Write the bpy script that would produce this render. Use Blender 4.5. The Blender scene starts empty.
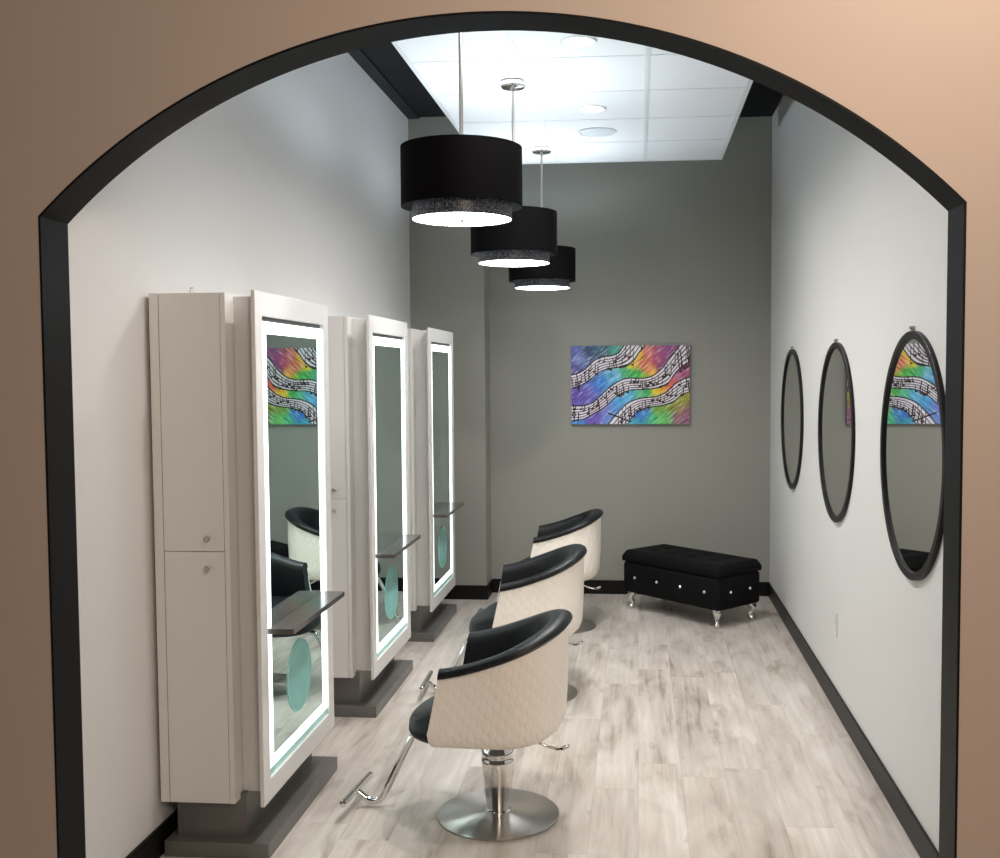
import bpy, bmesh, math, random
from mathutils import Vector, Matrix, noise
random.seed(7)
C = bpy.context.scene.collection
PI = math.pi

# ------------------------------------------------------------------ materials
def new_mat(name):
    m = bpy.data.materials.new(name); m.use_nodes = True
    nt = m.node_tree
    return m, nt, nt.nodes['Principled BSDF']

def plain(name, col, rough=.5, metal=0., spec=.5, coat=0., bump=0., bscale=60., vary=0., vscale=3., bdist=.002):
    m, nt, b = new_mat(name)
    b.inputs['Base Color'].default_value = (*col, 1)
    b.inputs['Roughness'].default_value = rough
    b.inputs['Metallic'].default_value = metal
    b.inputs['Specular IOR Level'].default_value = spec
    b.inputs['Coat Weight'].default_value = coat
    tc = nt.nodes.new('ShaderNodeTexCoord')
    if bump:
        n = nt.nodes.new('ShaderNodeTexNoise'); n.inputs['Scale'].default_value = bscale; n.inputs['Detail'].default_value = 4
        nt.links.new(tc.outputs['Object'], n.inputs['Vector'])
        bp = nt.nodes.new('ShaderNodeBump'); bp.inputs['Strength'].default_value = bump; bp.inputs['Distance'].default_value = bdist
        nt.links.new(n.outputs['Fac'], bp.inputs['Height']); nt.links.new(bp.outputs['Normal'], b.inputs['Normal'])
    if vary:
        n = nt.nodes.new('ShaderNodeTexNoise'); n.inputs['Scale'].default_value = vscale; n.inputs['Detail'].default_value = 3
        nt.links.new(tc.outputs['Object'], n.inputs['Vector'])
        mx = nt.nodes.new('ShaderNodeMix'); mx.data_type = 'RGBA'
        mx.inputs['A'].default_value = (*[c*(1-vary) for c in col], 1); mx.inputs['B'].default_value = (*[min(1, c*(1+vary)) for c in col], 1)
        nt.links.new(n.outputs['Fac'], mx.inputs['Factor']); nt.links.new(mx.outputs['Result'], b.inputs['Base Color'])
    return m

def glow(name, col, strength):
    m, nt, b = new_mat(name)
    b.inputs['Base Color'].default_value = (*[c*.8 for c in col], 1)
    b.inputs['Emission Color'].default_value = (*col, 1)
    b.inputs['Emission Strength'].default_value = strength
    return m

def math_node(nt, op, a, b=None):
    n = nt.nodes.new('ShaderNodeMath'); n.operation = op
    for i, v in enumerate((a, b)):
        if v is None: continue
        if isinstance(v, (int, float)): n.inputs[i].default_value = v
        else: nt.links.new(v, n.inputs[i])
    return n.outputs[0]

def floor_mat():
    m, nt, b = new_mat('oak_planks'); N = nt.nodes; L = nt.links
    tc = N.new('ShaderNodeTexCoord'); sp = N.new('ShaderNodeSeparateXYZ'); L.new(tc.outputs['Object'], sp.inputs[0])
    sw = N.new('ShaderNodeCombineXYZ'); row = math_node(nt, 'FLOOR', math_node(nt, 'DIVIDE', sp.outputs['X'], .182))
    wn = N.new('ShaderNodeTexWhiteNoise'); wn.noise_dimensions = '1D'; L.new(row, wn.inputs['W'])
    L.new(math_node(nt, 'ADD', sp.outputs['Y'], math_node(nt, 'MULTIPLY', wn.outputs['Value'], 9.7)), sw.inputs[0]); L.new(sp.outputs['X'], sw.inputs[1])
    def brick(c1, c2, mortar):
        br = N.new('ShaderNodeTexBrick'); L.new(sw.outputs[0], br.inputs['Vector'])
        br.inputs['Scale'].default_value = 1; br.inputs['Brick Width'].default_value = 1.45; br.inputs['Row Height'].default_value = .182
        br.inputs['Mortar Size'].default_value = mortar; br.inputs['Mortar Smooth'].default_value = .2; br.offset = 0; br.offset_frequency = 2
        br.inputs['Color1'].default_value = (*c1, 1); br.inputs['Color2'].default_value = (*c2, 1); br.inputs['Mortar'].default_value = (.72, .70, .68, 1)
        return br
    rnd = brick((0, 0, 0), (1, 1, 1), 0)
    sep = N.new('ShaderNodeSeparateColor'); L.new(rnd.outputs['Color'], sep.inputs[0])
    w = math_node(nt, 'MULTIPLY', sep.outputs[0], 37.)
    def noise(sx, sy, scale, detail, dist, rough=.55):
        mp = N.new('ShaderNodeMapping'); mp.inputs['Scale'].default_value = (sx, sy, 1); L.new(tc.outputs['Object'], mp.inputs['Vector'])
        n = N.new('ShaderNodeTexNoise'); n.noise_dimensions = '4D'; L.new(mp.outputs[0], n.inputs['Vector']); L.new(w, n.inputs['W'])
        n.inputs['Scale'].default_value = scale; n.inputs['Detail'].default_value = detail; n.inputs['Distortion'].default_value = dist; n.inputs['Roughness'].default_value = rough
        return n.outputs['Fac']
    cloud = noise(1, .28, 5.5, 4, .8)
    grain = noise(1, .06, 34, 6, .5)
    knot = noise(1, .40, 6.0, 3, .7)
    r1 = N.new('ShaderNodeValToRGB'); r1.color_ramp.elements[0].position = .30; r1.color_ramp.elements[1].position = .66
    r1.color_ramp.elements[0].color = (.20, .16, .125, 1); r1.color_ramp.elements[1].color = (.68, .64, .60, 1)
    e = r1.color_ramp.elements.new(.45); e.color = (.49, .445, .40, 1)
    mixf = math_node(nt, 'ADD', math_node(nt, 'MULTIPLY', cloud, .62), math_node(nt, 'MULTIPLY', grain, .38))
    L.new(mixf, r1.inputs['Fac'])
    kn = N.new('ShaderNodeValToRGB'); kn.color_ramp.elements[0].position = .57; kn.color_ramp.elements[1].position = .72
    kn.color_ramp.elements[0].color = (0, 0, 0, 1); kn.color_ramp.elements[1].color = (.75, .75, .75, 1); L.new(knot, kn.inputs['Fac'])
    mk = N.new('ShaderNodeMix'); mk.data_type = 'RGBA'; L.new(kn.outputs['Color'], mk.inputs['Factor']); L.new(r1.outputs['Color'], mk.inputs['A']); mk.inputs['B'].default_value = (.27, .22, .175, 1)
    tint = brick((.86, .84, .82), (1.07, 1.06, 1.05), .0009)
    mul = N.new('ShaderNodeMix'); mul.data_type = 'RGBA'; mul.blend_type = 'MULTIPLY'; mul.inputs['Factor'].default_value = 1
    L.new(mk.outputs['Result'], mul.inputs['A']); L.new(tint.outputs['Color'], mul.inputs['B'])
    L.new(mul.outputs['Result'], b.inputs['Base Color'])
    b.inputs['Roughness'].default_value = .38; b.inputs['Specular IOR Level'].default_value = .4
    bp = N.new('ShaderNodeBump'); bp.inputs['Strength'].default_value = .12; bp.inputs['Distance'].default_value = .002
    L.new(grain, bp.inputs['Height']); L.new(bp.outputs[0], b.inputs['Normal'])
    return m

def quilt_mat():
    m, nt, b = new_mat('cream_quilted_vinyl'); N = nt.nodes; L = nt.links
    b.inputs['Base Color'].default_value = (.95, .885, .80, 1); b.inputs['Roughness'].default_value = .42
    uv = N.new('ShaderNodeUVMap'); sp = N.new('ShaderNodeSeparateXYZ'); L.new(uv.outputs[0], sp.inputs[0])
    k = 2*PI/.030
    a = math_node(nt, 'COSINE', math_node(nt, 'MULTIPLY', sp.outputs['X'], k*1.15))
    hx = math_node(nt, 'MULTIPLY', sp.outputs['X'], k*.575); hy = math_node(nt, 'MULTIPLY', sp.outputs['Y'], k*.62)
    c2 = math_node(nt, 'COSINE', math_node(nt, 'ADD', hx, hy)); c3 = math_node(nt, 'COSINE', math_node(nt, 'SUBTRACT', hx, hy))
    s = math_node(nt, 'ADD', a, math_node(nt, 'ADD', c2, c3))
    s = math_node(nt, 'MINIMUM', s, .4)
    bp = N.new('ShaderNodeBump'); bp.inputs['Strength'].default_value = .36; bp.inputs['Distance'].default_value = .0025
    L.new(s, bp.inputs['Height']); L.new(bp.outputs[0], b.inputs['Normal'])
    return m

def brushed_disc_mat():
    m, nt, b = new_mat('brushed_steel'); N = nt.nodes; L = nt.links
    b.inputs['Base Color'].default_value = (.50, .48, .45, 1); b.inputs['Metallic'].default_value = 1; b.inputs['Roughness'].default_value = .3
    b.inputs['Anisotropic'].default_value = .9; b.inputs['Anisotropic Rotation'].default_value = .25
    t = N.new('ShaderNodeTangent'); t.direction_type = 'RADIAL'; t.axis = 'Z'; L.new(t.outputs[0], b.inputs['Tangent'])
    tc = N.new('ShaderNodeTexCoord'); ln = N.new('ShaderNodeVectorMath'); ln.operation = 'LENGTH'; L.new(tc.outputs['Object'], ln.inputs[0])
    n = N.new('ShaderNodeTexNoise'); n.noise_dimensions = '1D'; n.inputs['Scale'].default_value = 260; L.new(ln.outputs['Value'], n.inputs['W'])
    bp = N.new('ShaderNodeBump'); bp.inputs['Strength'].default_value = .06; bp.inputs['Distance'].default_value = .001
    L.new(n.outputs['Fac'], bp.inputs['Height']); L.new(bp.outputs[0], b.inputs['Normal'])
    return m

def lacquer_mat():
    m, nt, b = new_mat('white_lacquer'); N = nt.nodes; L = nt.links
    tc = N.new('ShaderNodeTexCoord'); mp = N.new('ShaderNodeMapping'); mp.inputs['Scale'].default_value = (60, 60, 2.2); L.new(tc.outputs['Object'], mp.inputs['Vector'])
    n = N.new('ShaderNodeTexNoise'); n.inputs['Scale'].default_value = 2; n.inputs['Detail'].default_value = 4; L.new(mp.outputs[0], n.inputs['Vector'])
    mx = N.new('ShaderNodeMix'); mx.data_type = 'RGBA'; mx.inputs['A'].default_value = (.70, .69, .67, 1); mx.inputs['B'].default_value = (.74, .73, .71, 1)
    L.new(n.outputs['Fac'], mx.inputs['Factor']); L.new(mx.outputs['Result'], b.inputs['Base Color'])
    b.inputs['Roughness'].default_value = .35
    return m

def steel_laminate_mat():
    m, nt, b = new_mat('grey_brushed_laminate'); N = nt.nodes; L = nt.links
    tc = N.new('ShaderNodeTexCoord'); mp = N.new('ShaderNodeMapping'); mp.inputs['Scale'].default_value = (3, 3, 120); L.new(tc.outputs['Object'], mp.inputs['Vector'])
    n = N.new('ShaderNodeTexNoise'); n.inputs['Scale'].default_value = 2; L.new(mp.outputs[0], n.inputs['Vector'])
    mx = N.new('ShaderNodeMix'); mx.data_type = 'RGBA'; mx.inputs['A'].default_value = (.14, .137, .13, 1); mx.inputs['B'].default_value = (.19, .186, .177, 1)
    L.new(n.outputs['Fac'], mx.inputs['Factor']); L.new(mx.outputs['Result'], b.inputs['Base Color'])
    b.inputs['Roughness'].default_value = .38; b.inputs['Metallic'].default_value = .35
    return m

def glitter_mat():
    m, nt, b = new_mat('glitter_fabric'); N = nt.nodes; L = nt.links
    tc = N.new('ShaderNodeTexCoord'); v = N.new('ShaderNodeTexNoise'); v.inputs['Scale'].default_value = 170; v.inputs['Detail'].default_value = 1; L.new(tc.outputs['Object'], v.inputs['Vector'])
    r = N.new('ShaderNodeValToRGB'); r.color_ramp.elements[0].position = .45; r.color_ramp.elements[1].position = .68
    r.color_ramp.elements[0].color = (.012, .015, .022, 1); r.color_ramp.elements[1].color = (.20, .23, .28, 1); L.new(v.outputs['Fac'], r.inputs['Fac'])
    L.new(r.outputs['Color'], b.inputs['Base Color']); b.inputs['Roughness'].default_value = .4
    return m

def teal_glass_mat():
    m, nt, b = new_mat('frosted_teal_glass'); N = nt.nodes; L = nt.links
    b.inputs['Base Color'].default_value = (.54, .96, .95, 1); b.inputs['Roughness'].default_value = .25  # teal lightened to stand in for the disc's backlit glow
    tr = N.new('ShaderNodeBsdfTransparent'); tr.inputs['Color'].default_value = (.80, .97, .945, 1)
    mx = N.new('ShaderNodeMixShader'); mx.inputs[0].default_value = .46
    L.new(tr.outputs[0], mx.inputs[1]); L.new(b.outputs[0], mx.inputs[2]); L.new(mx.outputs[0], N['Material Output'].inputs['Surface'])
    return m

def vcol_mat():
    m, nt, b = new_mat('painted_canvas'); N = nt.nodes
    a = N.new('ShaderNodeAttribute'); a.attribute_name = 'paint'
    nt.links.new(a.outputs['Color'], b.inputs['Base Color']); b.inputs['Roughness'].default_value = .5
    return m

M = dict(
    floor=floor_mat(), quilt=quilt_mat(), disc=brushed_disc_mat(), lacquer=lacquer_mat(), laminate=steel_laminate_mat(),
    glitter=glitter_mat(), teal=teal_glass_mat(), paint=vcol_mat(),
    wall=plain('pale_grey_paint', (.66, .65, .63), .6, bump=.05, bscale=220, vary=.015),
    wall_back=plain('olive_grey_paint', (.285, .282, .25), .6, bump=.05, bscale=220, vary=.02),
    wall_front=plain('tan_paint', (.56, .445, .368), .6, bump=.06, bscale=180, vary=.03),
    ceil=plain('black_ceiling_paint', (.008, .0088, .011), .6, spec=.15, bump=.05),
    ledge=plain('black_ledge_paint', (.010, .011, .0135), .5, spec=.15, bump=.03),
    trim=plain('charcoal_trim_paint', (.0085, .0092, .0102), .5, spec=.12, bump=.04, bscale=40),
    base=plain('black_rubber_baseboard', (.0075, .0072, .007), .4, spec=.18, bump=.03),
    tile=plain('white_ceiling_tile', (.72, .73, .74), .8, bump=.2, bscale=160, vary=.01),
    grid=plain('white_grid_metal', (.66, .67, .68), .45, bump=.01),
    chrome=plain('chrome', (.78, .77, .75), .09, 1, bump=.01, bscale=8),
    nickel=plain('satin_nickel', (.55, .53, .50), .28, 1, bump=.02),
    mirror=plain('silvered_glass', (.70, .90, .875), .005, 1, bump=.0),  # blue-green tint stands in for the led glow on the mirror
    mirror_round=plain('clear_silvered_glass', (.84, .85, .84), .005, 1),
    seam=plain('dark_reveal', (.05, .045, .04), .7, bump=.02),
    painted_shade=plain('painted_shade_grey', (.10, .10, .10), .6, bump=.02),  # grey that paints in the shade at the top of the mirror opening
    strip=glow('led_strip', (.86, 1.0, .985), 2.6),
    edge=plain('teal_glass_edge', (.42, .78, .74), .15, vary=.03),
    shelf=plain('smoked_shelf_laminate', (.085, .076, .072), .2, coat=.2, vary=.05),
    leather=plain('black_leather', (.006, .0072, .0088), .42, spec=.3, bump=.06, bscale=240),
    velvet=plain('black_velvet', (.0045, .0045, .005), .75, spec=.12, bump=.1, bscale=150),
    shade=plain('black_drum_fabric', (.0042, .004, .0044), .75, spec=.04, bump=.12, bscale=300),
    shade_in=plain('grey_shade_lining', (.16, .17, .19), .6, bump=.05),
    diffuser=glow('lit_diffuser', (.94, .97, 1.0), 20.0),
    lamp=glow('lit_lens', (1.0, .96, .90), 9.0),
    speaker=plain('grey_speaker_grille', (.58, .62, .63), .6, bump=.3, bscale=500),
    white=plain('white_plastic', (.69, .68, .655), .35, bump=.01),
    black=plain('black_metal_frame', (.0075, .007, .007), .4, spec=.25, bump=.02),
    crystal=plain('crystal', (.85, .86, .87), .08, .6, bump=.01),
    canvas=plain('canvas_wrap', (.20, .21, .28), .6, bump=.1),
)

# ------------------------------------------------------------------ mesh helpers
def link(name, bm, mats, parent=None, smooth=35, recalc=True):
    if recalc: bmesh.ops.recalc_face_normals(bm, faces=bm.faces[:])
    me = bpy.data.meshes.new(name); bm.to_mesh(me); bm.free()
    for m in (mats if isinstance(mats, (list, tuple)) else [mats]): me.materials.append(m)
    if smooth:
        for p in me.polygons: p.use_smooth = True
        me.set_sharp_from_angle(angle=math.radians(smooth))
    o = bpy.data.objects.new(name, me); C.objects.link(o)
    if parent: o.parent = parent
    return o

def box(bm, x0, x1, y0, y1, z0, z1, bev=0., seg=2):
    r = bmesh.ops.create_cube(bm, size=1)
    vs = r['verts']
    bmesh.ops.scale(bm, vec=(x1-x0, y1-y0, z1-z0), verts=vs)
    bmesh.ops.translate(bm, vec=((x0+x1)/2, (y0+y1)/2, (z0+z1)/2), verts=vs)
    if bev:
        es = list({e for v in vs for e in v.link_edges})
        bmesh.ops.bevel(bm, geom=es, offset=bev, segments=seg, profile=.5, affect='EDGES')
    return vs

def boxes(name, lst, mat, parent=None, bev=0.):
    bm = bmesh.new()
    for b in lst: box(bm, *b, bev=bev)
    return link(name, bm, mat, parent, smooth=0)

def lathe(bm, prof, n=48, cx=0, cy=0, cz=0, axis='Z', closed=False):
    rings = []
    for r, z in prof:
        ring = []
        for i in range(n):
            a = 2*PI*i/n
            p = (r*math.cos(a), r*math.sin(a), z)
            if axis == 'X': p = (z, r*math.cos(a), r*math.sin(a))
            if axis == 'Y': p = (r*math.cos(a), z, r*math.sin(a))
            ring.append(bm.verts.new((cx+p[0], cy+p[1], cz+p[2])))
        rings.append(ring)
    for a, b in zip(rings, rings[1:]):
        for i in range(n): bm.faces.new((a[i], a[(i+1) % n], b[(i+1) % n], b[i]))
    if closed:
        a, b = rings[-1], rings[0]
        for i in range(n): bm.faces.new((a[i], a[(i+1) % n], b[(i+1) % n], b[i]))
    else:
        bm.faces.new(rings[0][::-1]); bm.faces.new(rings[-1])
    return rings

def smooth_path(pts, rad, per=6):
    """round the corners of a poly-line with arcs (quadratic)"""
    P = [Vector(p) for p in pts]; out = [P[0]]
    for i in range(1, len(P)-1):
        a = (P[i-1]-P[i]); b = (P[i+1]-P[i]); r = min(rad, a.length*.49, b.length*.49)
        p0 = P[i]+a.normalized()*r; p1 = P[i]+b.normalized()*r
        for k in range(per+1):
            t = k/per; out.append(p0*(1-t)**2+P[i]*2*t*(1-t)+p1*t*t)
    out.append(P[-1]); return out

def tube(bm, pts, r, n=14, radii=None, flat=1.):
    P = [Vector(p) for p in pts]; rings = []; up = None
    for i, p in enumerate(P):
        d = (P[min(i+1, len(P)-1)]-P[max(i-1, 0)]).normalized()
        if up is None:
            up = Vector((0, 0, 1)) if abs(d.z) < .9 else Vector((0, 1, 0))
        s = d.cross(up).normalized(); up = s.cross(d).normalized()
        rr = radii[i] if radii else r
        rings.append([bm.verts.new(p+s*rr*math.cos(2*PI*k/n)+up*rr*flat*math.sin(2*PI*k/n)) for k in range(n)])
    for a, b in zip(rings, rings[1:]):
        for k in range(n): bm.faces.new((a[k], a[(k+1) % n], b[(k+1) % n], b[k]))
    bm.faces.new(rings[0][::-1]); bm.faces.new(rings[-1])

def thing(name, label, cat, loc=(0, 0, 0), rz=0, group=None):
    o = bpy.data.objects.new(name, None); C.objects.link(o); o.empty_display_size = .1
    o.location = loc; o.rotation_euler = (0, 0, rz)
    return tag(o, label, cat, group)
def tag(o, label, cat, group=None):
    o['label'] = label; o['category'] = cat
    if group: o['group'] = group
    return o
def struct(name, bm, mat, smooth=35):
    o = link(name, bm, mat, smooth=smooth); o['kind'] = 'structure'; return o
def sbox(name, lst, mat, bev=0.):
    o = boxes(name, lst, mat, bev=bev); o['kind'] = 'structure'; return o
def dup(root, loc, label):
    r = root.copy(); C.objects.link(r); r.location = loc; r['label'] = label
    def rec(a, b):
        for ch in a.children:
            c = ch.copy(); C.objects.link(c); c.parent = b; rec(ch, c)
    rec(root, r)
    return r

# ------------------------------------------------------------------ room
XL, XR, YB, YN, ZC = -1.692, .992, 7.992, 7.733, 3.589
XJ = -1.135
AF, AB = 2.79, 2.928          # front and back faces of the arched wall
AXL, AXR, AZ = -1.652, .838, 2.137
ACX, ACZ, AR = -.4115, .896, 1.7567

sbox('floor', [(-4.2, 3.6, -1.5, 8.2, -.10, 0)], M['floor'])
sbox('wall_left', [(XL-.12, XL, AB, YB+.14, 0, ZC)], M['wall'])
sbox('wall_right', [(XR, XR+.12, AB, YB+.14, 0, ZC)], M['wall'])
sbox('wall_back', [(XL, XR, YB, YB+.14, 0, ZC)], M['wall_back'])
sbox('wall_back_left', [(XL, XJ, YN, YB, 0, ZC)], M['wall_back'])
sbox('ceiling', [(XL-.12, XR+.12, AB, YB+.14, ZC, ZC+.12)], M['ceil'])
# arch profile, left spring -> right spring
def arch(off, n=72):
    r = AR-off; xl, xr = AXL+off, AXR-off
    zl = ACZ+math.sqrt(r*r-(xl-ACX)**2); zr = ACZ+math.sqrt(r*r-(xr-ACX)**2)
    a0 = math.atan2(zl-ACZ, xl-ACX); a1 = math.atan2(zr-ACZ, xr-ACX)
    return [(xl, 0)]+[(ACX+r*math.cos(a0+(a1-a0)*i/n), ACZ+r*math.sin(a0+(a1-a0)*i/n)) for i in range(n+1)]+[(xr, 0)]
def extrude_xz(bm, poly, y0, y1):
    f0 = [bm.verts.new((x, y0, z)) for x, z in poly]; f1 = [bm.verts.new((x, y1, z)) for x, z in poly]
    n = len(poly)
    bm.faces.new(f0); bm.faces.new(f1[::-1])
    for i in range(n): bm.faces.new((f0[i], f1[i], f1[(i+1) % n], f0[(i+1) % n]))
bm = bmesh.new()
pts = arch(0)
WX0, WX1, WZ = -4.2, 3.6, ZC+.12
# wall as vertical slabs above the arch plus the two piers
segs = [[(WX0, 0), (AXL, 0), pts[1], (AXL, WZ), (WX0, WZ)], [(AXR, 0), (WX1, 0), (WX1, WZ), (AXR, WZ), pts[-2]]]
tops = pts[1:-1]
vf = {}
def V(x, y, z):
    k = (round(x, 5), round(y, 5), round(z, 5))
    if k not in vf: vf[k] = bm.verts.new(k)
    return vf[k]
for y in (AF, AB):
    for s in segs: bm.faces.new([V(x, y, z) for x, z in s])
    for a, b in zip(tops, tops[1:]): bm.faces.new([V(a[0], y, a[1]), V(b[0], y, b[1]), V(b[0], y, WZ), V(a[0], y, WZ)])
for a, b in zip(pts, pts[1:]): bm.faces.new([V(a[0], AF, a[1]), V(b[0], AF, b[1]), V(b[0], AB, b[1]), V(a[0], AB, a[1])])
tl = [(WX0, WZ)]+[(p[0], WZ) for p in tops]+[(WX1, WZ)]
for a, b in zip(tl, tl[1:]): bm.faces.new([V(a[0], AF, a[1]), V(b[0], AF, b[1]), V(b[0], AB, b[1]), V(a[0], AB, a[1])])
for x in (WX0, WX1): bm.faces.new([V(x, AF, 0), V(x, AB, 0), V(x, AB, WZ), V(x, AF, WZ)])
struct('wall_front', bm, M['wall_front'], smooth=20)
# dark lining of the arched opening
bm = bmesh.new()
o_, i_ = arch(.0005), arch(.007)
R = [[bm.verts.new((x, y, z)) for x, z in ps] for ps, y in ((o_, AF-.0015), (i_, AF-.0015), (i_, AB+.001), (o_, AB+.001))]
for a, b in zip(R, R[1:]+R[:1]):
    for k in range(len(a)-1): bm.faces.new((a[k], a[k+1], b[k+1], b[k]))
for k in (0, -1): bm.faces.new([r[k] for r in R])
struct('trim_1', bm, M['trim'], smooth=30)
sbox('trim_2', [(XL+.001, XL+.085, AB+.02, YN-.001, ZC-.012, ZC-.001)], M['ledge'])
ZB = .107
def bboard(name, b):
    sbox(name, [b], M['base'], bev=.003)
bboard('baseboard_left', (XL, XL+.012, AB+.01, YN, 0, ZB))
bboard('baseboard_right', (XR-.012, XR, AB+.01, YB, 0, ZB))
bboard('baseboard_back', (XJ+.012, XR-.012, YB-.012, YB, 0, ZB))
o = boxes('baseboard_back_left', [(XL+.012, XJ+.012, YN-.012, YN, 0, ZB), (XJ, XJ+.012, YN, YB, 0, ZB)], M['base'], bev=.003); o['kind'] = 'structure'

# ------------------------------------------------------------------ suspended ceiling panel
CX0, CX1, CY0, CY1, CZ = -1.092, .582, 3.15, 7.44, 3.171
cl = thing('suspended_ceiling', 'white tiled ceiling panel hanging below the black ceiling', 'ceiling panel', ((CX0+CX1)/2, (CY0+CY1)/2, CZ))
def local(o, root):
    """geometry was written in room coordinates: shift it into the root's frame"""
    o.data.transform(Matrix.Translation(-root.location)); return o
gx = [CX0+.012, -.562, .046, CX1-.012]
gy = [CY1-.012-.61*k for k in range(0, 8) if CY1-.012-.61*k > CY0+.1]+[CY0+.012]
bm = bmesh.new()
for a, b in zip(gx, gx[1:]):
    for d, c in zip(gy, gy[1:]):
        box(bm, a+.009, b-.009, c+.006, d-.006, CZ+.004, CZ+.024, bev=.002, seg=1)
local(link('tile_field', bm, M['tile'], cl), cl)
bm = bmesh.new()
for x in gx[1:-1]: box(bm, x-.012, x+.012, CY0+.012, CY1-.012, CZ+.0005, CZ+.004)
for y in gy[1:-1]:
    for a, b in zip(gx, gx[1:]): box(bm, a+.012, b-.012, y-.0095, y+.0095, CZ+.002, CZ+.0045)
local(link('grid', bm, M['grid'], cl), cl)
bm = bmesh.new()
box(bm, CX0, CX1, CY1-.024, CY1, CZ, CZ+.06); box(bm, CX0, CX1, CY0, CY0+.024, CZ, CZ+.06)
box(bm, CX0, CX0+.024, CY0+.024, CY1-.024, CZ, CZ+.06); box(bm, CX1-.024, CX1, CY0+.024, CY1-.024, CZ, CZ+.06)
local(link('edge_trim', bm, M['grid'], cl), cl)
for x in (CX0+.1, CX1-.1):
    for y in (CY0+.2, CY1-.2):
        bm = bmesh.new(); lathe(bm, [(.003, CZ+.02), (.003, ZC)], 8, x, y)
        local(link('hanger_wire', bm, M['nickel'], cl), cl)

# recessed downlights and speaker
def downlight():
    t = thing('downlight', '', 'ceiling light', group='round recessed ceiling lights')
    bm = bmesh.new(); lathe(bm, [(.082, 0), (.082, -.005), (.076, -.007), (.066, -.004), (.064, 0)], 40, closed=True)
    link('trim_ring', bm, M['grid'], t)
    bm = bmesh.new(); lathe(bm, [(.0655, -.001), (.0655, -.0025), (.03, -.0035)], 40)
    link('lens', bm, M['lamp'], t)
    return t
d1 = downlight(); d1.location = (-.263, 4.74, CZ+.0005); d1['label'] = 'round lit downlight in the white ceiling tiles nearest the arch top'
d2 = dup(d1, (-.258, 5.94, CZ+.0005), 'round lit downlight in the white ceiling tiles just before the speaker grille')
t = thing('ceiling_speaker', 'round pale grey speaker grille in the white ceiling tiles, unlit', 'speaker', (-.248, 6.52, CZ+.001))
bm = bmesh.new(); lathe(bm, [(.118, 0), (.118, -.003), (.11, -.005), (.106, -.003), (.105, 0)], 44, closed=True); link('rim', bm, M['grid'], t)
bm = bmesh.new(); lathe(bm, [(.105, -.001), (.10, -.004), (.02, -.005)], 44); link('grille', bm, M['speaker'], t)

# ------------------------------------------------------------------ pendants
def pendant():
    t = thing('pendant_lamp', '', 'pendant lamp', group='black double drum pendant lamps in a row')
    bm = bmesh.new(); lathe(bm, [(.062, 0), (.064, -.004), (.064, -.022), (.058, -.030), (.014, -.034), (.012, -.045)], 36); link('canopy', bm, M['chrome'], t)
    bm = bmesh.new(); lathe(bm, [(.0075, -.03), (.0075, -.735)], 14); link('rod', bm, M['nickel'], t)
    zt, zo, zi = -.655, -.868, -.913
    bm = bmesh.new(); lathe(bm, [(.2205, zt), (.2205, zo), (.2175, zo), (.2175, zt)], 72, closed=True)
    o = link('outer_shade', bm, [M['shade'], M['shade_in']], t)
    for p in o.data.polygons:
        c = p.center; n = p.normal
        if math.hypot(c.x, c.y) < .219 and abs(n.z) < .5: p.material_index = 1
    bm = bmesh.new(); lathe(bm, [(.182, zt-.05), (.182, zi), (.1795, zi), (.1795, zt-.05)], 72, closed=True)
    ins = link('inner_shade', bm, M['glitter'], t)
    bm = bmesh.new()
    for k in range(3):
        a = 2*PI*k/3+.3
        tube(bm, [(.006*math.cos(a), .006*math.sin(a), zt-.03), (.219*math.cos(a), .219*math.sin(a), zt-.012)], .003, 8)
    lathe(bm, [(.02, zt-.02), (.02, zt-.075)], 16)
    link('spider', bm, M['nickel'], t)
    bm = bmesh.new(); lathe(bm, [(.1785, zi+.006), (.1785, zi+.002), (.09, zi+.0015)], 60); df = link('diffuser', bm, M['diffuser'], t)
    bm = bmesh.new(); lathe(bm, [(.008, zi+.002), (.008, zi-.004), (.004, zi-.010)], 14); link('finial', bm, M['nickel'], df)
    return t
PX = -.630
p1 = pendant(); p1.location = (PX-.008, 3.81, CZ); p1['label'] = 'largest black drum pendant lamp, nearest the arch'
p2 = dup(p1, (PX, 5.354, CZ), 'middle black drum pendant lamp, partly behind the nearest one')
p3 = dup(p1, (PX, 6.936, CZ), 'smallest, lowest looking black drum pendant lamp nearest the back wall')

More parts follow.
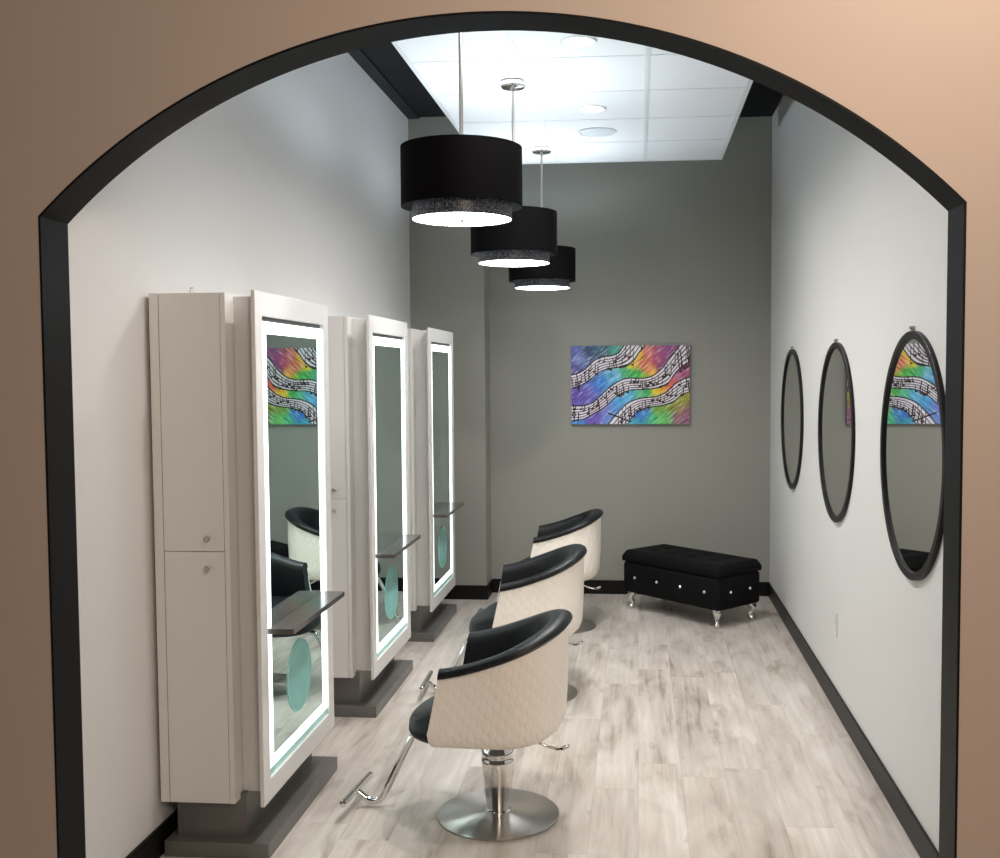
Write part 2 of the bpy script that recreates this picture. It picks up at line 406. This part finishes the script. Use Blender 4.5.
# ------------------------------------------------------------------ styling stations
def station():
    # local frame: x = 0 at the wall face, y = 0 at the near end, z = 0 floor
    t = thing('styling_station', '', 'styling station', group='white mirrored styling stations along the left wall')
    W = .845
    cx0, cx1 = .016, .285      # cabinet
    fx0, fx1 = .383, .397      # mirror frame panel
    boxes('plinth', [(.024, .402, 0, W, .0, .056)], M['laminate'], t, bev=.002)
    boxes('pedestal', [(.052, .306, .05, W-.05, .056, .215)], M['laminate'], t, bev=.001)
    zb, zt = .197, 1.980
    # carcass: leaves a recess in which the two doors sit
    dl, dr, zs = .049, .266, 1.087
    bm = bmesh.new()
    box(bm, cx0, cx1, .020, W, zb, zt)
    box(bm, cx0, dl-.0015, 0, .020, zb, zt); box(bm, dr+.0015, cx1, 0, .020, zb, zt)
    link('cabinet', bm, M['lacquer'], t)
    boxes('recess_liner', [(dl-.0015, dr+.0015, .017, .0198, zb+.002, zt-.002)], M['seam'], t)
    for z0, z1, kz in ((zs+.0012, zt, 1.134), (zb, zs-.0012, 1.031)):
        d = boxes('door', [(dl+.0008, dr-.0008, .0, .017, z0, z1)], M['lacquer'], t, bev=.0012)
        bm = bmesh.new(); lathe(bm, [(.005, .0), (.005, -.010), (.011, -.013), (.012, -.019), (.009, -.023)], 20,   .211, 0, kz, axis='Y')
        link('knob', bm, M['nickel'], d)
    boxes('mirror_housing', [(cx1, fx0-.0006,   .078, W-.06, zb+.016, zt-.008)], M['lacquer'], t, bev=.001)
    # frame with an opening
    oy0, oy1, oz0, oz1 = .050, .757, .272, 1.902
    bm = bmesh.new()
    y0, y1, z0, z1 = -.016, .828, zb-.002, zt+.006
    def ring(x, a): return [bm.verts.new((x, y, z)) for y, z in ((a[0], a[2]), (a[1], a[2]), (a[1], a[3]), (a[0], a[3]))]
    of, ob = (y0, y1, z0, z1), (oy0, oy1, oz0, oz1)
    A, B, Cc, D = ring(fx1, of), ring(fx1, ob), ring(fx0, ob), ring(fx0, of)
    for a, b in ((A, B), (B, Cc), (Cc, D), (D, A)):
        for k in range(4): bm.faces.new((a[k], a[(k+1) % 4], b[(k+1) % 4], b[k]))
    outer = [e for e in bm.edges if all(v in A or v in B for v in e.verts) and (set(e.verts) <= set(A) or set(e.verts) <= set(B))]
    bmesh.ops.bevel(bm, geom=outer, offset=.002, segments=2, profile=.5, affect='EDGES')
    link('mirror_frame', bm, M['lacquer'], t, smooth=0)
    mx = fx1-.014
    boxes('backing', [(fx0-.0004, mx-.0001, oy0+.0005, oy1-.0005, oz0+.03, oz1-.018)], M['lacquer'], t)
    boxes('glass_edge', [(fx0-.0004, mx+.0035, oy0+.0005, oy1-.0005, oz0+.0005, oz0+.0245)], M['edge'], t)
    boxes('painted_shade_band', [(fx0-.0004, mx-.0001, oy0+.0005, oy1-.0005, oz1-.0175, oz1-.0005)], M['painted_shade'], t)  # dark band painted in for the unlit underside of the frame
    
    m0 = (oy0+.006, oy1-.004, oz0+.026, oz1-.017)
    # led strip: a thin glowing frame around the silvered area
    bm = bmesh.new()
    i0 = (.114, .699, .336, 1.842)
    A, B, Cc, D = ring(mx+.004, m0), ring(mx+.004, i0), ring(mx, i0), ring(mx, m0)
    for a, b in ((A, B), (B, Cc), (Cc, D), (D, A)):
        for k in range(4): bm.faces.new((a[k], a[(k+1) % 4], b[(k+1) % 4], b[k]))
    link('light_strip', bm, M['strip'], t)
    boxes('mirror', [(mx, mx+.004, i0[0], i0[1], i0[2], i0[3])], M['mirror'], t)
    mx += .004
    # teal glass disc on the mirror
    bm = bmesh.new(); lathe(bm, [(.136, mx+.0004), (.137, mx+.001), (.137, mx+.002), (.136, mx+.0026)], 56, 0, .408, .541, axis='X')
    link('glass_disc', bm, M['teal'], t)
    bm = bmesh.new(); lathe(bm, [(.1365, mx+.0004), (.140, mx+.0004), (.140, mx+.003), (.1365, mx+.003)], 56, 0, .408, .541, axis='X', closed=True)
    link('disc_rim', bm, M['edge'], t)
    sh = boxes('shelf', [(mx+.0005, .484, .068, .712, .783, .803)], M['shelf'], t, bev=.0015)
    bm = bmesh.new()
    tube(bm, smooth_path([(mx+.001, .62, .735), (mx+.02, .62, .735), (.425, .62, .770), (.425, .62, .783)], .015), .005, 10)
    lathe(bm, [(.016, .776), (.016, .7835)], 18, .425, .62)
    link('bracket', bm, M['chrome'], sh)
    return t
YS = (3.488, 5.008, 6.472)
s1 = station(); s1.location = (XL, YS[0], 0); s1['label'] = 'nearest, largest white styling station, two knobbed doors facing us, painting in its mirror'
s2 = dup(s1, (XL, YS[1], 0), 'middle white styling station with lit mirror, between the nearest one and the farthest one')
s3 = dup(s1, (XL, YS[2], 0), 'farthest white styling station with lit mirror, beside the back wall')
bm = bmesh.new(); tube(bm, smooth_path([(.033, .30, 1.979), (.033, .30, 2.022), (.045, .30, 2.022), (.045, .30, 1.979)], .005), .0028, 8)
link('hook', bm, M['nickel'], s1)

# ------------------------------------------------------------------ styling chairs (local: faces -x, origin at the base centre)
def uplan(w, xb, xf, n=20, m=30, ex=2.3):
    P = [(xf+(0-xf)*i/n, -w) for i in range(n)]
    for i in range(m+1):
        a = -PI/2+PI*i/m
        c, s = math.cos(a), math.sin(a)
        P.append((xb*abs(c)**(2/ex), w*math.copysign(abs(s)**(2/ex), s)))
    P += [(xf*(i+1)/n, w) for i in range(n)]
    return P
def zrim(x):
    t = max(0, min(1.05, (x+.172)/.44)); return .628+.152*t**1.35
def chair():
    t = thing('styling_chair', '', 'chair', group='cream and black styling chairs facing the stations')
    bm = bmesh.new(); lathe(bm, [(.232, 0), (.234, .003), (.234, .008), (.229, .0115), (.06, .020), (.05, .021)], 72); link('base', bm, M['disc'], t)
    bm = bmesh.new(); lathe(bm, [(.050, .020), (.051, .026), (.045, .030), (.0455, .034), (.052, .10), (.061, .175), (.0635, .21), (.0635, .222), (.061, .226), (.061, .240), (.0635, .243), (.0635, .262), (.058, .270), (.055, .322)], 48)
    link('hydraulic_column', bm, M['chrome'], t)
    # shell
    bm = bmesh.new(); uvl = bm.loops.layers.uv.new('UVMap'); data = {}
    lay = [(.150, .125, -.06, .331), (.205, .172, -.16, .333), (.245, .210, -.207, .344), (.266, .236, -.216, .366), (.276, .251, -.219, .400)]
    K = 12
    rings = []
    for j in range(len(lay)+K):
        if j < len(lay): w, xb, xf, z0 = lay[j]; tt = None
        else:
            tt = (j-len(lay)+1)/K
            w = .276+.008*tt; xb = .252+.008*math.sin(tt*PI*.8)+.002*tt; xf = -.218+.046*tt
        ring = []; s = 0; last = None
        for x, y in uplan(w, xb, xf):
            z = z0 if tt is None else .400+(zrim(x)-.014-.400)*tt
            v = bm.verts.new((x, y, z))
            if last: s += math.hypot(x-last[0], y-last[1])
            last = (x, y); data[v] = (s, z); ring.append(v)
        rings.append(ring)
    for a, b in zip(rings, rings[1:]):
        for k in range(len(a)-1): bm.faces.new((a[k], a[k+1], b[k+1], b[k]))
    bm.faces.new(rings[0])
    bmesh.ops.recalc_face_normals(bm, faces=bm.faces[:])
    for f in bm.faces:
        for l in f.loops: l[uvl].uv = data[l.vert]
    sh = link('shell', bm, M['quilt'], t, smooth=60)
    so = sh.modifiers.new('thickness', 'SOLIDIFY'); so.thickness = .010; so.offset = -1
    # padded liner with rolled rim
    bm = bmesh.new(); base = uplan(.284, .256, -.172); n = len(base); rings = []
    for k, (x, y) in enumerate(base):
        a = Vector(base[max(k-1, 0)]); b = Vector(base[min(k+1, n-1)]); d = (b-a).normalized(); nx, ny = -d.y, d.x   # inward
        fr = max(0, min(1, (-x-.10)/.07)); fr = fr*fr*(3-2*fr)
        zr = zrim(x); bk = max(0, min(1, (x+.02)/.25)); bk = bk*bk*(3-2*bk)
        dz = zr-.41+.045*fr
        prof = [(.003, -.024-.008*bk), (-.006-.006*bk, -.021), (-.010-.012*bk, -.009), (-.007-.010*bk, .003), (.004-.006*bk, .010), (.020-.003*bk, .012), (.040, .007), (.056, -.004), (.062+.006*bk, -.03),
                (.066+.012*bk, -.08), (.070+.012*bk, -.14), (.070+.01*bk, min(-.15, -(zr-.44))), (.066, -dz), (.034, -dz), (.012, min(-.1, -(zr-.425)))]
        ring = []
        for o_, h_ in prof:
            fx = -.046*max(0, min(1, -h_/.27))*max(0, min(1, (-x-.0)/.17))   # the front edge slants forward going down
            ring.append(bm.verts.new((x+nx*o_+fx, y+ny*o_, zr+h_)))
        rings.append(ring)
    for a, b in zip(rings, rings[1:]):
        for k in range(len(a)): bm.faces.new((a[k], b[k], b[(k+1) % len(a)], a[(k+1) % len(a)]))
    bm.faces.new(rings[0]); bm.faces.new(rings[-1][::-1])
    link('padded_liner', bm, M['leather'], t, smooth=50)
    # seat cushion
    bm = bmesh.new(); rings = []
    xc = -.085
    for z, s, fall in ((.326, .86, 0), (.328, .93, 0), (.336, .975, 0), (.352, 1, .05), (.375, 1.0, .25), (.41, .99, .5), (.437, .965, .75), (.455, .92, .9), (.464, .84, 1), (.469, .70, 1), (.471, .5, 1)):
        ring = []
        for i in range(64):
            a = 2*PI*i/64; c, sn = math.cos(a), math.sin(a)
            ex = 2.6 if c < 0 else 4
            x = xc+.262*s*math.copysign(abs(c)**(2/ex), c); y = .208*s*math.copysign(abs(sn)**(2/ex), sn)
            f = max(0, min(1, (-.17-x)/.17)); f = f*f*(3-2*f)
            ring.append(bm.verts.new((x, y, z-.055*fall*f)))
        rings.append(ring)
    for a, b in zip(rings, rings[1:]):
        for k in range(64): bm.faces.new((a[k], a[(k+1) % 64], b[(k+1) % 64], b[k]))
    bm.faces.new(rings[0][::-1]); bm.faces.new(rings[-1])
    link('seat', bm, M['leather'], t, smooth=60)
    boxes('seat_plate', [(-.13, .11, -.11, .11, .308, .323)], M['chrome'], t, bev=.004)
    # footrest
    bm = bmesh.new()
    tube(bm, smooth_path([(-.10, .012, .312), (-.328, .012, .312), (-.466, .012, .032), (-.515, .012, .022), (-.562, .012, .060)], .035), .0138, 16)
    f = link('footrest', bm, M['chrome'], t)
    bm = bmesh.new(); tube(bm, [(-.577, -.137, .068), (-.576, -.134, .068), (-.558, .163, .068), (-.557, .166, .068)], .012, 16, radii=[.009, .0135, .0135, .009]); link('foot_bar', bm, M['chrome'], f)
    # pump lever
    bm = bmesh.new()
    tube(bm, smooth_path([(.03, .03, .285), (.105, .075, .285), (.175, .08, .248), (.222, .08, .238)], .03), .006, 12)
    lv = link('lever', bm, M['chrome'], t)
    bm = bmesh.new(); pth = [(.212, .08, .236), (.222, .08, .237), (.238, .08, .241), (.255, .08, .247), (.266, .08, .252), (.270, .08, .254)]
    tube(bm, pth, .01, 16, radii=[.006, .012, .018, .020, .014, .004], flat=.45); link('pedal', bm, M['chrome'], lv)
    for ch in t.children:      # the seat assembly sits a touch behind the column
        if ch.name.split('.')[0] in ('shell', 'padded_liner', 'seat'): ch.data.transform(Matrix.Translation((.010, 0, 0)))
    return t
c1 = chair(); c1.location = (-.538, 3.925, 0); c1.rotation_euler = (0, 0, -.045); c1['label'] = 'nearest styling chair, whole chrome base, column and footrest in view'
c2 = dup(c1, (-.556, 5.46, 0), 'middle styling chair, cream and black, between the nearest and the farthest chair')
c2.rotation_euler = (0, 0, .10)
c3 = dup(c1, (-.517, 6.945, 0), 'farthest styling chair, cream and black, closest to the back wall'); c3.rotation_euler = (0, 0, .03)

# ------------------------------------------------------------------ round mirrors on the right wall
def round_mirror():
    t = thing('round_mirror', '', 'mirror', group='black rimmed round mirrors on the right wall')
    r = .449
    bm = bmesh.new(); lathe(bm, [(r, 0), (r, -.015), (r-.002, -.017), (r-.026, -.017), (r-.028, -.015), (r-.028, 0)], 112, axis='X', closed=True)
    link('frame', bm, M['black'], t)
    bm = bmesh.new(); lathe(bm, [(r-.0275, -.002), (r-.0275, -.007)], 112, axis='X'); link('glass', bm, M['mirror_round'], t, smooth=30)
    bm = bmesh.new(); box(bm, -.012, 0, -.010, .010, r-.004, r+.018, bev=.002); lathe(bm, [(.007, -.018), (.007, 0)], 14, 0, 0, r+.012, axis='X')
    link('hanger', bm, M['nickel'], t)
    return t
m1 = round_mirror(); m1.location = (XR, 3.885, 1.3945); m1['label'] = 'largest round mirror, nearest the arch, reflecting the painting'
m2 = dup(m1, (XR, 5.345, 1.3945), 'middle round mirror between the largest and the smallest one on the white wall')
m2.rotation_euler = (0, 0, .006)
m3 = dup(m1, (XR, 6.85, 1.3945), 'smallest looking round mirror on the white wall, nearest the back corner')

# outlet plate
t = thing('wall_outlet', 'small white outlet plate low on the right wall', 'outlet', (XR, 5.32, .43))
boxes('cover_plate', [(-.006, 0, -.036, .036, -.06, .06)], M['white'], t, bev=.002)
boxes('socket', [(-.0085, -.006, -.016, .016, .008, .038), (-.0085, -.006, -.016, .016, -.038, -.008)], M['white'], t, bev=.001)

# ------------------------------------------------------------------ storage bench
TH = math.radians(135.3)
b = thing('storage_bench', 'black velvet storage bench with crystal studs and silver legs', 'bench', (.362, 7.36, 0), TH-PI)
# local: x along the length, y depth; after the turn the -y long side faces the camera
LX, LY = .450, .221
bm = bmesh.new(); box(bm, -LX, LX, -LY, LY, .120, .345, bev=.028, seg=4); link('body', bm, M['velvet'], b)
bodyo = b.children[0]
bm = bmesh.new()
# domed, tufted lid as a grid
nx, ny = 56, 28
tuft = [(-.28, -.07), (-.09, -.07), (.09, -.07), (.28, -.07), (-.28, .07), (-.09, .07), (.09, .07), (.28, .07)]
top = []
for j in range(ny+1):
    row = []
    for i in range(nx+1):
        u, v = 2*i/nx-1, 2*j/ny-1
        uu, vv = math.sin(u*PI/2), math.sin(v*PI/2)
        x, y = uu*(LX+.002), vv*(LY+.002)
        dx, dy = (LX+.002)-abs(x), (LY+.002)-abs(y)
        ed = min(1, dx/.026); ed2 = min(1, dy/.026)
        h = .378+.030*math.sqrt(max(0, 1-(1-ed)**2))*math.sqrt(max(0, 1-(1-ed2)**2))
        h += .016*ed*ed2
        for a, c in tuft: h -= .012*math.exp(-((x-a)**2+(y-c)**2)/.0016)
        row.append(bm.verts.new((x, y, h)))
    top.append(row)
for j in range(ny):
    for i in range(nx): bm.faces.new((top[j][i], top[j][i+1], top[j+1][i+1], top[j+1][i]))
per = [top[0][i] for i in range(nx+1)]+[top[j][nx] for j in range(1, ny+1)]+[top[ny][i] for i in range(nx-1, -1, -1)]+[top[j][0] for j in range(ny-1, 0, -1)]
low = [bm.verts.new((v.co.x, v.co.y, .352)) for v in per]
low2 = [bm.verts.new((v.co.x*.985, v.co.y*.985, .3455)) for v in per]
n = len(per)
for a, c in ((per, low), (low, low2)):
    for k in range(n): bm.faces.new((a[k], a[(k+1) % n], c[(k+1) % n], c[k]))
bm.faces.new(low2)
lid = link('lid', bm, M['velvet'], b, smooth=60)
for a, c in tuft:
    bm = bmesh.new(); lathe(bm, [(.009, .392), (.010, .398), (.006, .402)], 14, a, c); link('tuft_button', bm, M['velvet'], lid)
def stud(x, y, z, ax):
    bm = bmesh.new(); s = -1 if ax == 'Y-' else 1
    A = 'Y' if 'Y' in ax else 'X'
    off = y if A == 'Y' else x
    lathe(bm, [(.0105, off), (.0105, off+s*.003), (.006, off+s*.008)], 8, 0 if A == 'X' else x, 0 if A == 'Y' else y, z, axis=A)
    link('crystal_stud', bm, M['crystal'], bodyo, smooth=0)
for x in (-.325, -.11, .11, .325):
    stud(x, -LY, .237, 'Y-'); stud(x, LY, .237, 'Y+')
for y in (-.10, .10): stud(LX, y, .237, 'X+'); stud(-LX, y, .237, 'X-')
for sx in (-1, 1):
    for sy in (-1, 1):
        bm = bmesh.new(); d = Vector((sx, sy, 0)).normalized(); p0 = Vector((sx*(LX-.055), sy*(LY-.048), 0))
        path = [p0+d*o_+Vector((0, 0, z)) for o_, z in ((0, .124), (.004, .112), (.014, .098), (.016, .082), (.006, .062), (-.004, .046), (-.004, .034), (.006, .022), (.014, .012), (.015, .003), (.014, .0))]
        tube(bm, path, .02, 16, radii=[.034, .034, .030, .022, .0155, .0125, .0135, .019, .021, .018, .012])
        link('leg', bm, M['chrome'], b, smooth=60)

# ------------------------------------------------------------------ painting
PX0, PX1, PZ0, PZ1, PD = -.507, .390, 1.306, 1.904, .03
pt = thing('canvas_picture', 'colourful rainbow canvas painting with wavy music staves on the back wall', 'painting', ((PX0+PX1)/2, YB-.0015, (PZ0+PZ1)/2))
w2, h2 = (PX1-PX0)/2, (PZ1-PZ0)/2
boxes('canvas', [(-w2, w2, -PD, 0, -h2, h2)], M['canvas'], pt, bev=.003)
# painted face: colours laid on a fine mesh; picture units are those of an 845 x 560 sketch
SW, SH = 845., 560.
def srgb(c):
    c /= 255.; return c/12.92 if c <= .04045 else ((c+.055)/1.055)**2.4
anch = [(15, 30, 88, 100, 175), (60, 110, 120, 135, 195), (130, 40, 52, 74, 110), (220, 20, 50, 90, 110), (320, 20, 70, 160, 140), (20, 170, 80, 70, 140), (150, 150, 80, 100, 150),
        (40, 360, 100, 75, 170), (120, 330, 110, 90, 180), (100, 400, 90, 80, 170), (210, 270, 50, 130, 215), (160, 300, 80, 110, 200), (300, 230, 90, 175, 225), (330, 210, 120, 190, 220), (380, 190, 70, 180, 130), (430, 200, 40, 165, 70), (470, 210, 50, 175, 60), (520, 230, 130, 190, 60),
        (430, 140, 230, 210, 60), (490, 70, 245, 205, 70), (460, 110, 240, 180, 70), (540, 60, 222, 110, 105), (510, 130, 235, 120, 95), (560, 170, 235, 130, 70), (580, 200, 240, 190, 60), (600, 100, 190, 80, 110), (640, 60, 165, 80, 130), (700, 30, 150, 85, 140), (640, 150, 150, 70, 120), (680, 110, 145, 75, 125),
        (800, 190, 165, 75, 120), (830, 240, 165, 70, 110), (770, 230, 190, 120, 150), (740, 270, 210, 90, 90), (700, 290, 230, 110, 70), (640, 320, 242, 190, 50), (600, 330, 235, 205, 60), (550, 330, 60, 180, 90), (480, 350, 90, 190, 150), (420, 350, 70, 170, 215), (340, 390, 70, 160, 220), (390, 400, 110, 180, 230), (310, 450, 90, 150, 220), (240, 440, 130, 120, 205), (180, 500, 115, 90, 190), (130, 540, 110, 90, 185), (60, 550, 70, 150, 215), (260, 510, 110, 140, 215),
        (480, 500, 45, 115, 200), (530, 480, 50, 130, 205), (460, 540, 60, 160, 190), (590, 520, 70, 190, 130), (620, 460, 110, 165, 60), (640, 530, 110, 205, 110), (700, 440, 130, 150, 50), (690, 510, 90, 175, 90), (760, 400, 150, 155, 55), (820, 370, 160, 160, 60), (780, 450, 150, 130, 70), (760, 510, 150, 95, 115), (830, 480, 150, 90, 120), (820, 540, 140, 90, 125)]
def bg(x, y, rx):
    acc = [0, 0, 0]; ws = 0
    for ax, ay, r, g, bl in anch:
        q = ((x-ax)**2+(y-ay)**2+120)**-1.7
        ws += q; acc[0] += q*r; acc[1] += q*g; acc[2] += q*bl
    return [a/ws+rx for a in acc]
def interp(pts, x):
    if x <= pts[0][0]: a, b = pts[0], pts[1]
    elif x >= pts[-1][0]: a, b = pts[-2], pts[-1]
    else:
        for k in range(len(pts)-1):
            if pts[k][0] <= x <= pts[k+1][0]:
                p0 = pts[max(k-1, 0)]; a, b = pts[k], pts[k+1]; p3 = pts[min(k+2, len(pts)-1)]
                t = (x-a[0])/(b[0]-a[0]); h = b[0]-a[0]
                m0 = (b[1]-p0[1])/(b[0]-p0[0]); m1 = (p3[1]-a[1])/(p3[0]-a[0])
                return (2*t**3-3*t*t+1)*a[1]+(t**3-2*t*t+t)*h*m0+(-2*t**3+3*t*t)*b[1]+(t**3-t*t)*h*m1
    return a[1]+(b[1]-a[1])*(x-a[0])/(b[0]-a[0])
staves = [([(0, 208), (60, 190), (110, 155), (165, 105), (225, 80), (300, 68), (345, 42), (375, 0), (400, -45), (470, -150)], [(0, 305), (60, 285), (130, 245), (190, 195), (250, 168), (330, 155), (400, 140), (450, 100), (490, 45), (520, 10), (560, -40)]),
          ([(0, 428), (100, 425), (160, 400), (215, 350), (270, 300), (350, 248), (410, 232), (520, 232), (590, 210), (650, 160), (700, 95), (745, 40), (775, 0), (845, -90)], [(0, 535), (80, 525), (160, 485), (230, 445), (300, 380), (370, 335), (440, 315), (520, 312), (620, 300), (690, 270), (730, 215), (775, 165), (845, 118)]),
          ([(255, 570), (330, 480), (390, 420), (450, 388), (520, 372), (610, 362), (680, 330), (740, 275), (800, 240), (845, 226)], [(395, 570), (440, 500), (490, 460), (560, 440), (660, 425), (730, 400), (785, 355), (845, 330)])]
rs = random.Random(5)
marks = []   # notes and stems: (x, y, radius) and short vertical strokes
for k, (T, B) in enumerate(staves):
    x0, x1 = ((20, 460), (20, 830), (330, 835))[k]
    x = x0
    while x < x1:
        f = rs.choice((.25, .4, .55, .75, 1.0, 1.12)); t, bt = interp(T, x), interp(B, x)
        y = t+(bt-t)*f
        marks.append((x, y, rs.choice((9, 10, 12)), rs.random() < .35, t+(bt-t)*max(0, f-.55)))
        x += rs.uniform(15, 34)
bars = [[rs.uniform(0, 845) for _ in range(13)] for _ in staves]
def colour(x, y):
    st = rs.uniform(-7, 7)
    c = bg(x, y, st)
    hi = noise.noise(Vector(((x*.62+y*.78)*.075, (x*.78-y*.62)*.016, 3.1)))+.6*noise.noise(Vector(((x*.62+y*.78)*.2, (x*.78-y*.62)*.03, 8.)))
    if hi > .12: c = [v+(232-v)*min(.6, (hi-.12)*.95) for v in c]
    if hi < -.2: c = [v*(1+.55*(hi+.2)) for v in c]
    dark = (24, 18, 24); red = (62, 26, 34)
    for k, (T, B) in enumerate(staves):
        t, bt = interp(T, x), interp(B, x); e = interp(T, x+2); s = math.sqrt(1+((e-t)/2)**2)
        if k == 2 and x < 255: continue
        if t-4*s < y < bt+4*s:
            f = (y-t)/max(1, bt-t); wd = (bt-t)
            c = [226+st*.8, 222+st*.8, 230+st*.6]
            if abs(y-t) < 5.2*s or abs(y-bt) < 4.8*s: return dark
            for l in (.24, .43, .62, .81):
                if abs(f-l)*wd < 3.3*s: c = red
            for bx in bars[k]:
                if abs(x-bx-(y-t)*.12) < 3.4 and .2 < f < .98: c = red
    for mx_, my, r, rd, y2 in marks:
        if abs(x-mx_) < r+2:
            if ((x-mx_)/r)**2+((y-my)/(r*.85))**2 < 1: return (88, 24, 34) if rd else dark
            if abs(x-mx_-r+1.5) < 2.8 and y2 < y < my: return dark
    # clefs at the left ends
    for cx, cy, hh, ln in ((45, 262, 62, .28), (18, 480, 66, .10), (345, 512, 70, 1.9)):
        dx, dy = x-cx, y-cy
        if ln > 1:
            if abs(dy-dx*.38) < 6 and abs(dx) < 85: return (40, 20, 34)
        elif abs(dx-dy*ln*.5) < 4 and abs(dy) < hh: return (44, 16, 34)
        elif 9 < math.hypot(dx, dy-12) < 16 and ln < 1: return (44, 16, 34)
    return c
GX, GY = 330, 220
verts = []; faces = []; cols = []
for j in range(GY+1):
    for i in range(GX+1):
        u, v = i/GX, j/GY
        verts.append((-w2+.002+(2*w2-.004)*u, -PD-.0006, h2-.002-(2*h2-.004)*v))
        r, g, bl = colour(u*SW, v*SH)
        cols += [srgb(max(0, min(255, r))), srgb(max(0, min(255, g))), srgb(max(0, min(255, bl))), 1.]
for j in range(GY):
    for i in range(GX):
        a = j*(GX+1)+i; faces.append((a, a+GX+1, a+GX+2, a+1))
me = bpy.data.meshes.new('painted_face'); me.from_pydata(verts, [], faces)
at = me.color_attributes.new('paint', 'FLOAT_COLOR', 'POINT'); at.data.foreach_set('color', cols)
me.materials.append(M['paint'])
pf = bpy.data.objects.new('painted_face', me); C.objects.link(pf); pf.parent = pt

# ------------------------------------------------------------------ lights
def lamp(kind, name, loc, energy, col, **k):
    l = bpy.data.lights.new(name, kind); l.energy = energy; l.color = col
    tgt = k.pop('target', None)
    for a, v in k.items(): setattr(l, a, v)
    o = bpy.data.objects.new(name, l); C.objects.link(o); o.location = loc
    if tgt is not None: o.rotation_euler = (Vector(tgt)-Vector(loc)).to_track_quat('-Z', 'Y').to_euler()
    return o
for i, y in enumerate((3.81, 5.354, 6.936)):
    lamp('POINT', 'pendant_bulb', (PX, y, 2.43), 37, (.76, .90, 1.0), shadow_soft_size=.05)
for y, e in ((3.52, 84), (4.74, 118), (5.94, 125)):  # nearest beam is an added lamp, without a fixture in the panel
    lamp('SPOT', 'downlight_and_added_beam', (-.26, y, CZ-.02), e, (1.0, .95, .91), spot_size=math.radians(158), spot_blend=1.0, shadow_soft_size=.06)
# warm lamps of the front room the photographer stands in
lamp('AREA', 'front_room_lamp', (.95, 1.7, 3.45), 22, (1.0, .83, .68), shape='DISK', size=.4, target=(.6, 2.9, 1.7))
lamp('AREA', 'front_room_fill', (.75, -.5, 2.8), 46, (1.0, .84, .70), shape='DISK', size=.9, target=(-.5, 4.5, .6))

w = bpy.data.worlds.new('world'); bpy.context.scene.world = w; w.use_nodes = True
bgn = w.node_tree.nodes['Background']; bgn.inputs['Color'].default_value = (.95, .86, .78, 1); bgn.inputs['Strength'].default_value = .07

# ------------------------------------------------------------------ camera
f, ppx, ppy, yaw, pitch, roll = 1047.9, 546.07, 426.99, -.0877, -.0517, -.0053
F = Vector((math.sin(yaw)*math.cos(pitch), math.cos(yaw)*math.cos(pitch), math.sin(pitch)))
Rr = Vector((math.cos(yaw), -math.sin(yaw), 0)); U = Rr.cross(F)
R2 = Rr*math.cos(roll)+U*math.sin(roll); U2 = -Rr*math.sin(roll)+U*math.cos(roll)
cam = bpy.data.cameras.new('camera'); co = bpy.data.objects.new('camera', cam); C.objects.link(co)
mw = Matrix((R2, U2, -F)).transposed().to_4x4(); mw.translation = (0, 0, 1.7); co.matrix_world = mw
cam.sensor_width = 36; cam.sensor_fit = 'HORIZONTAL'; cam.lens = f/1000*36
cam.shift_x = (500-ppx)/1000; cam.shift_y = (ppy-429)/1000
bpy.context.scene.camera = co
vs = bpy.context.scene.view_settings
vs.view_transform = 'Standard'; vs.look = 'None'; vs.gamma = 1; vs.exposure = 0; vs.use_curve_mapping = False
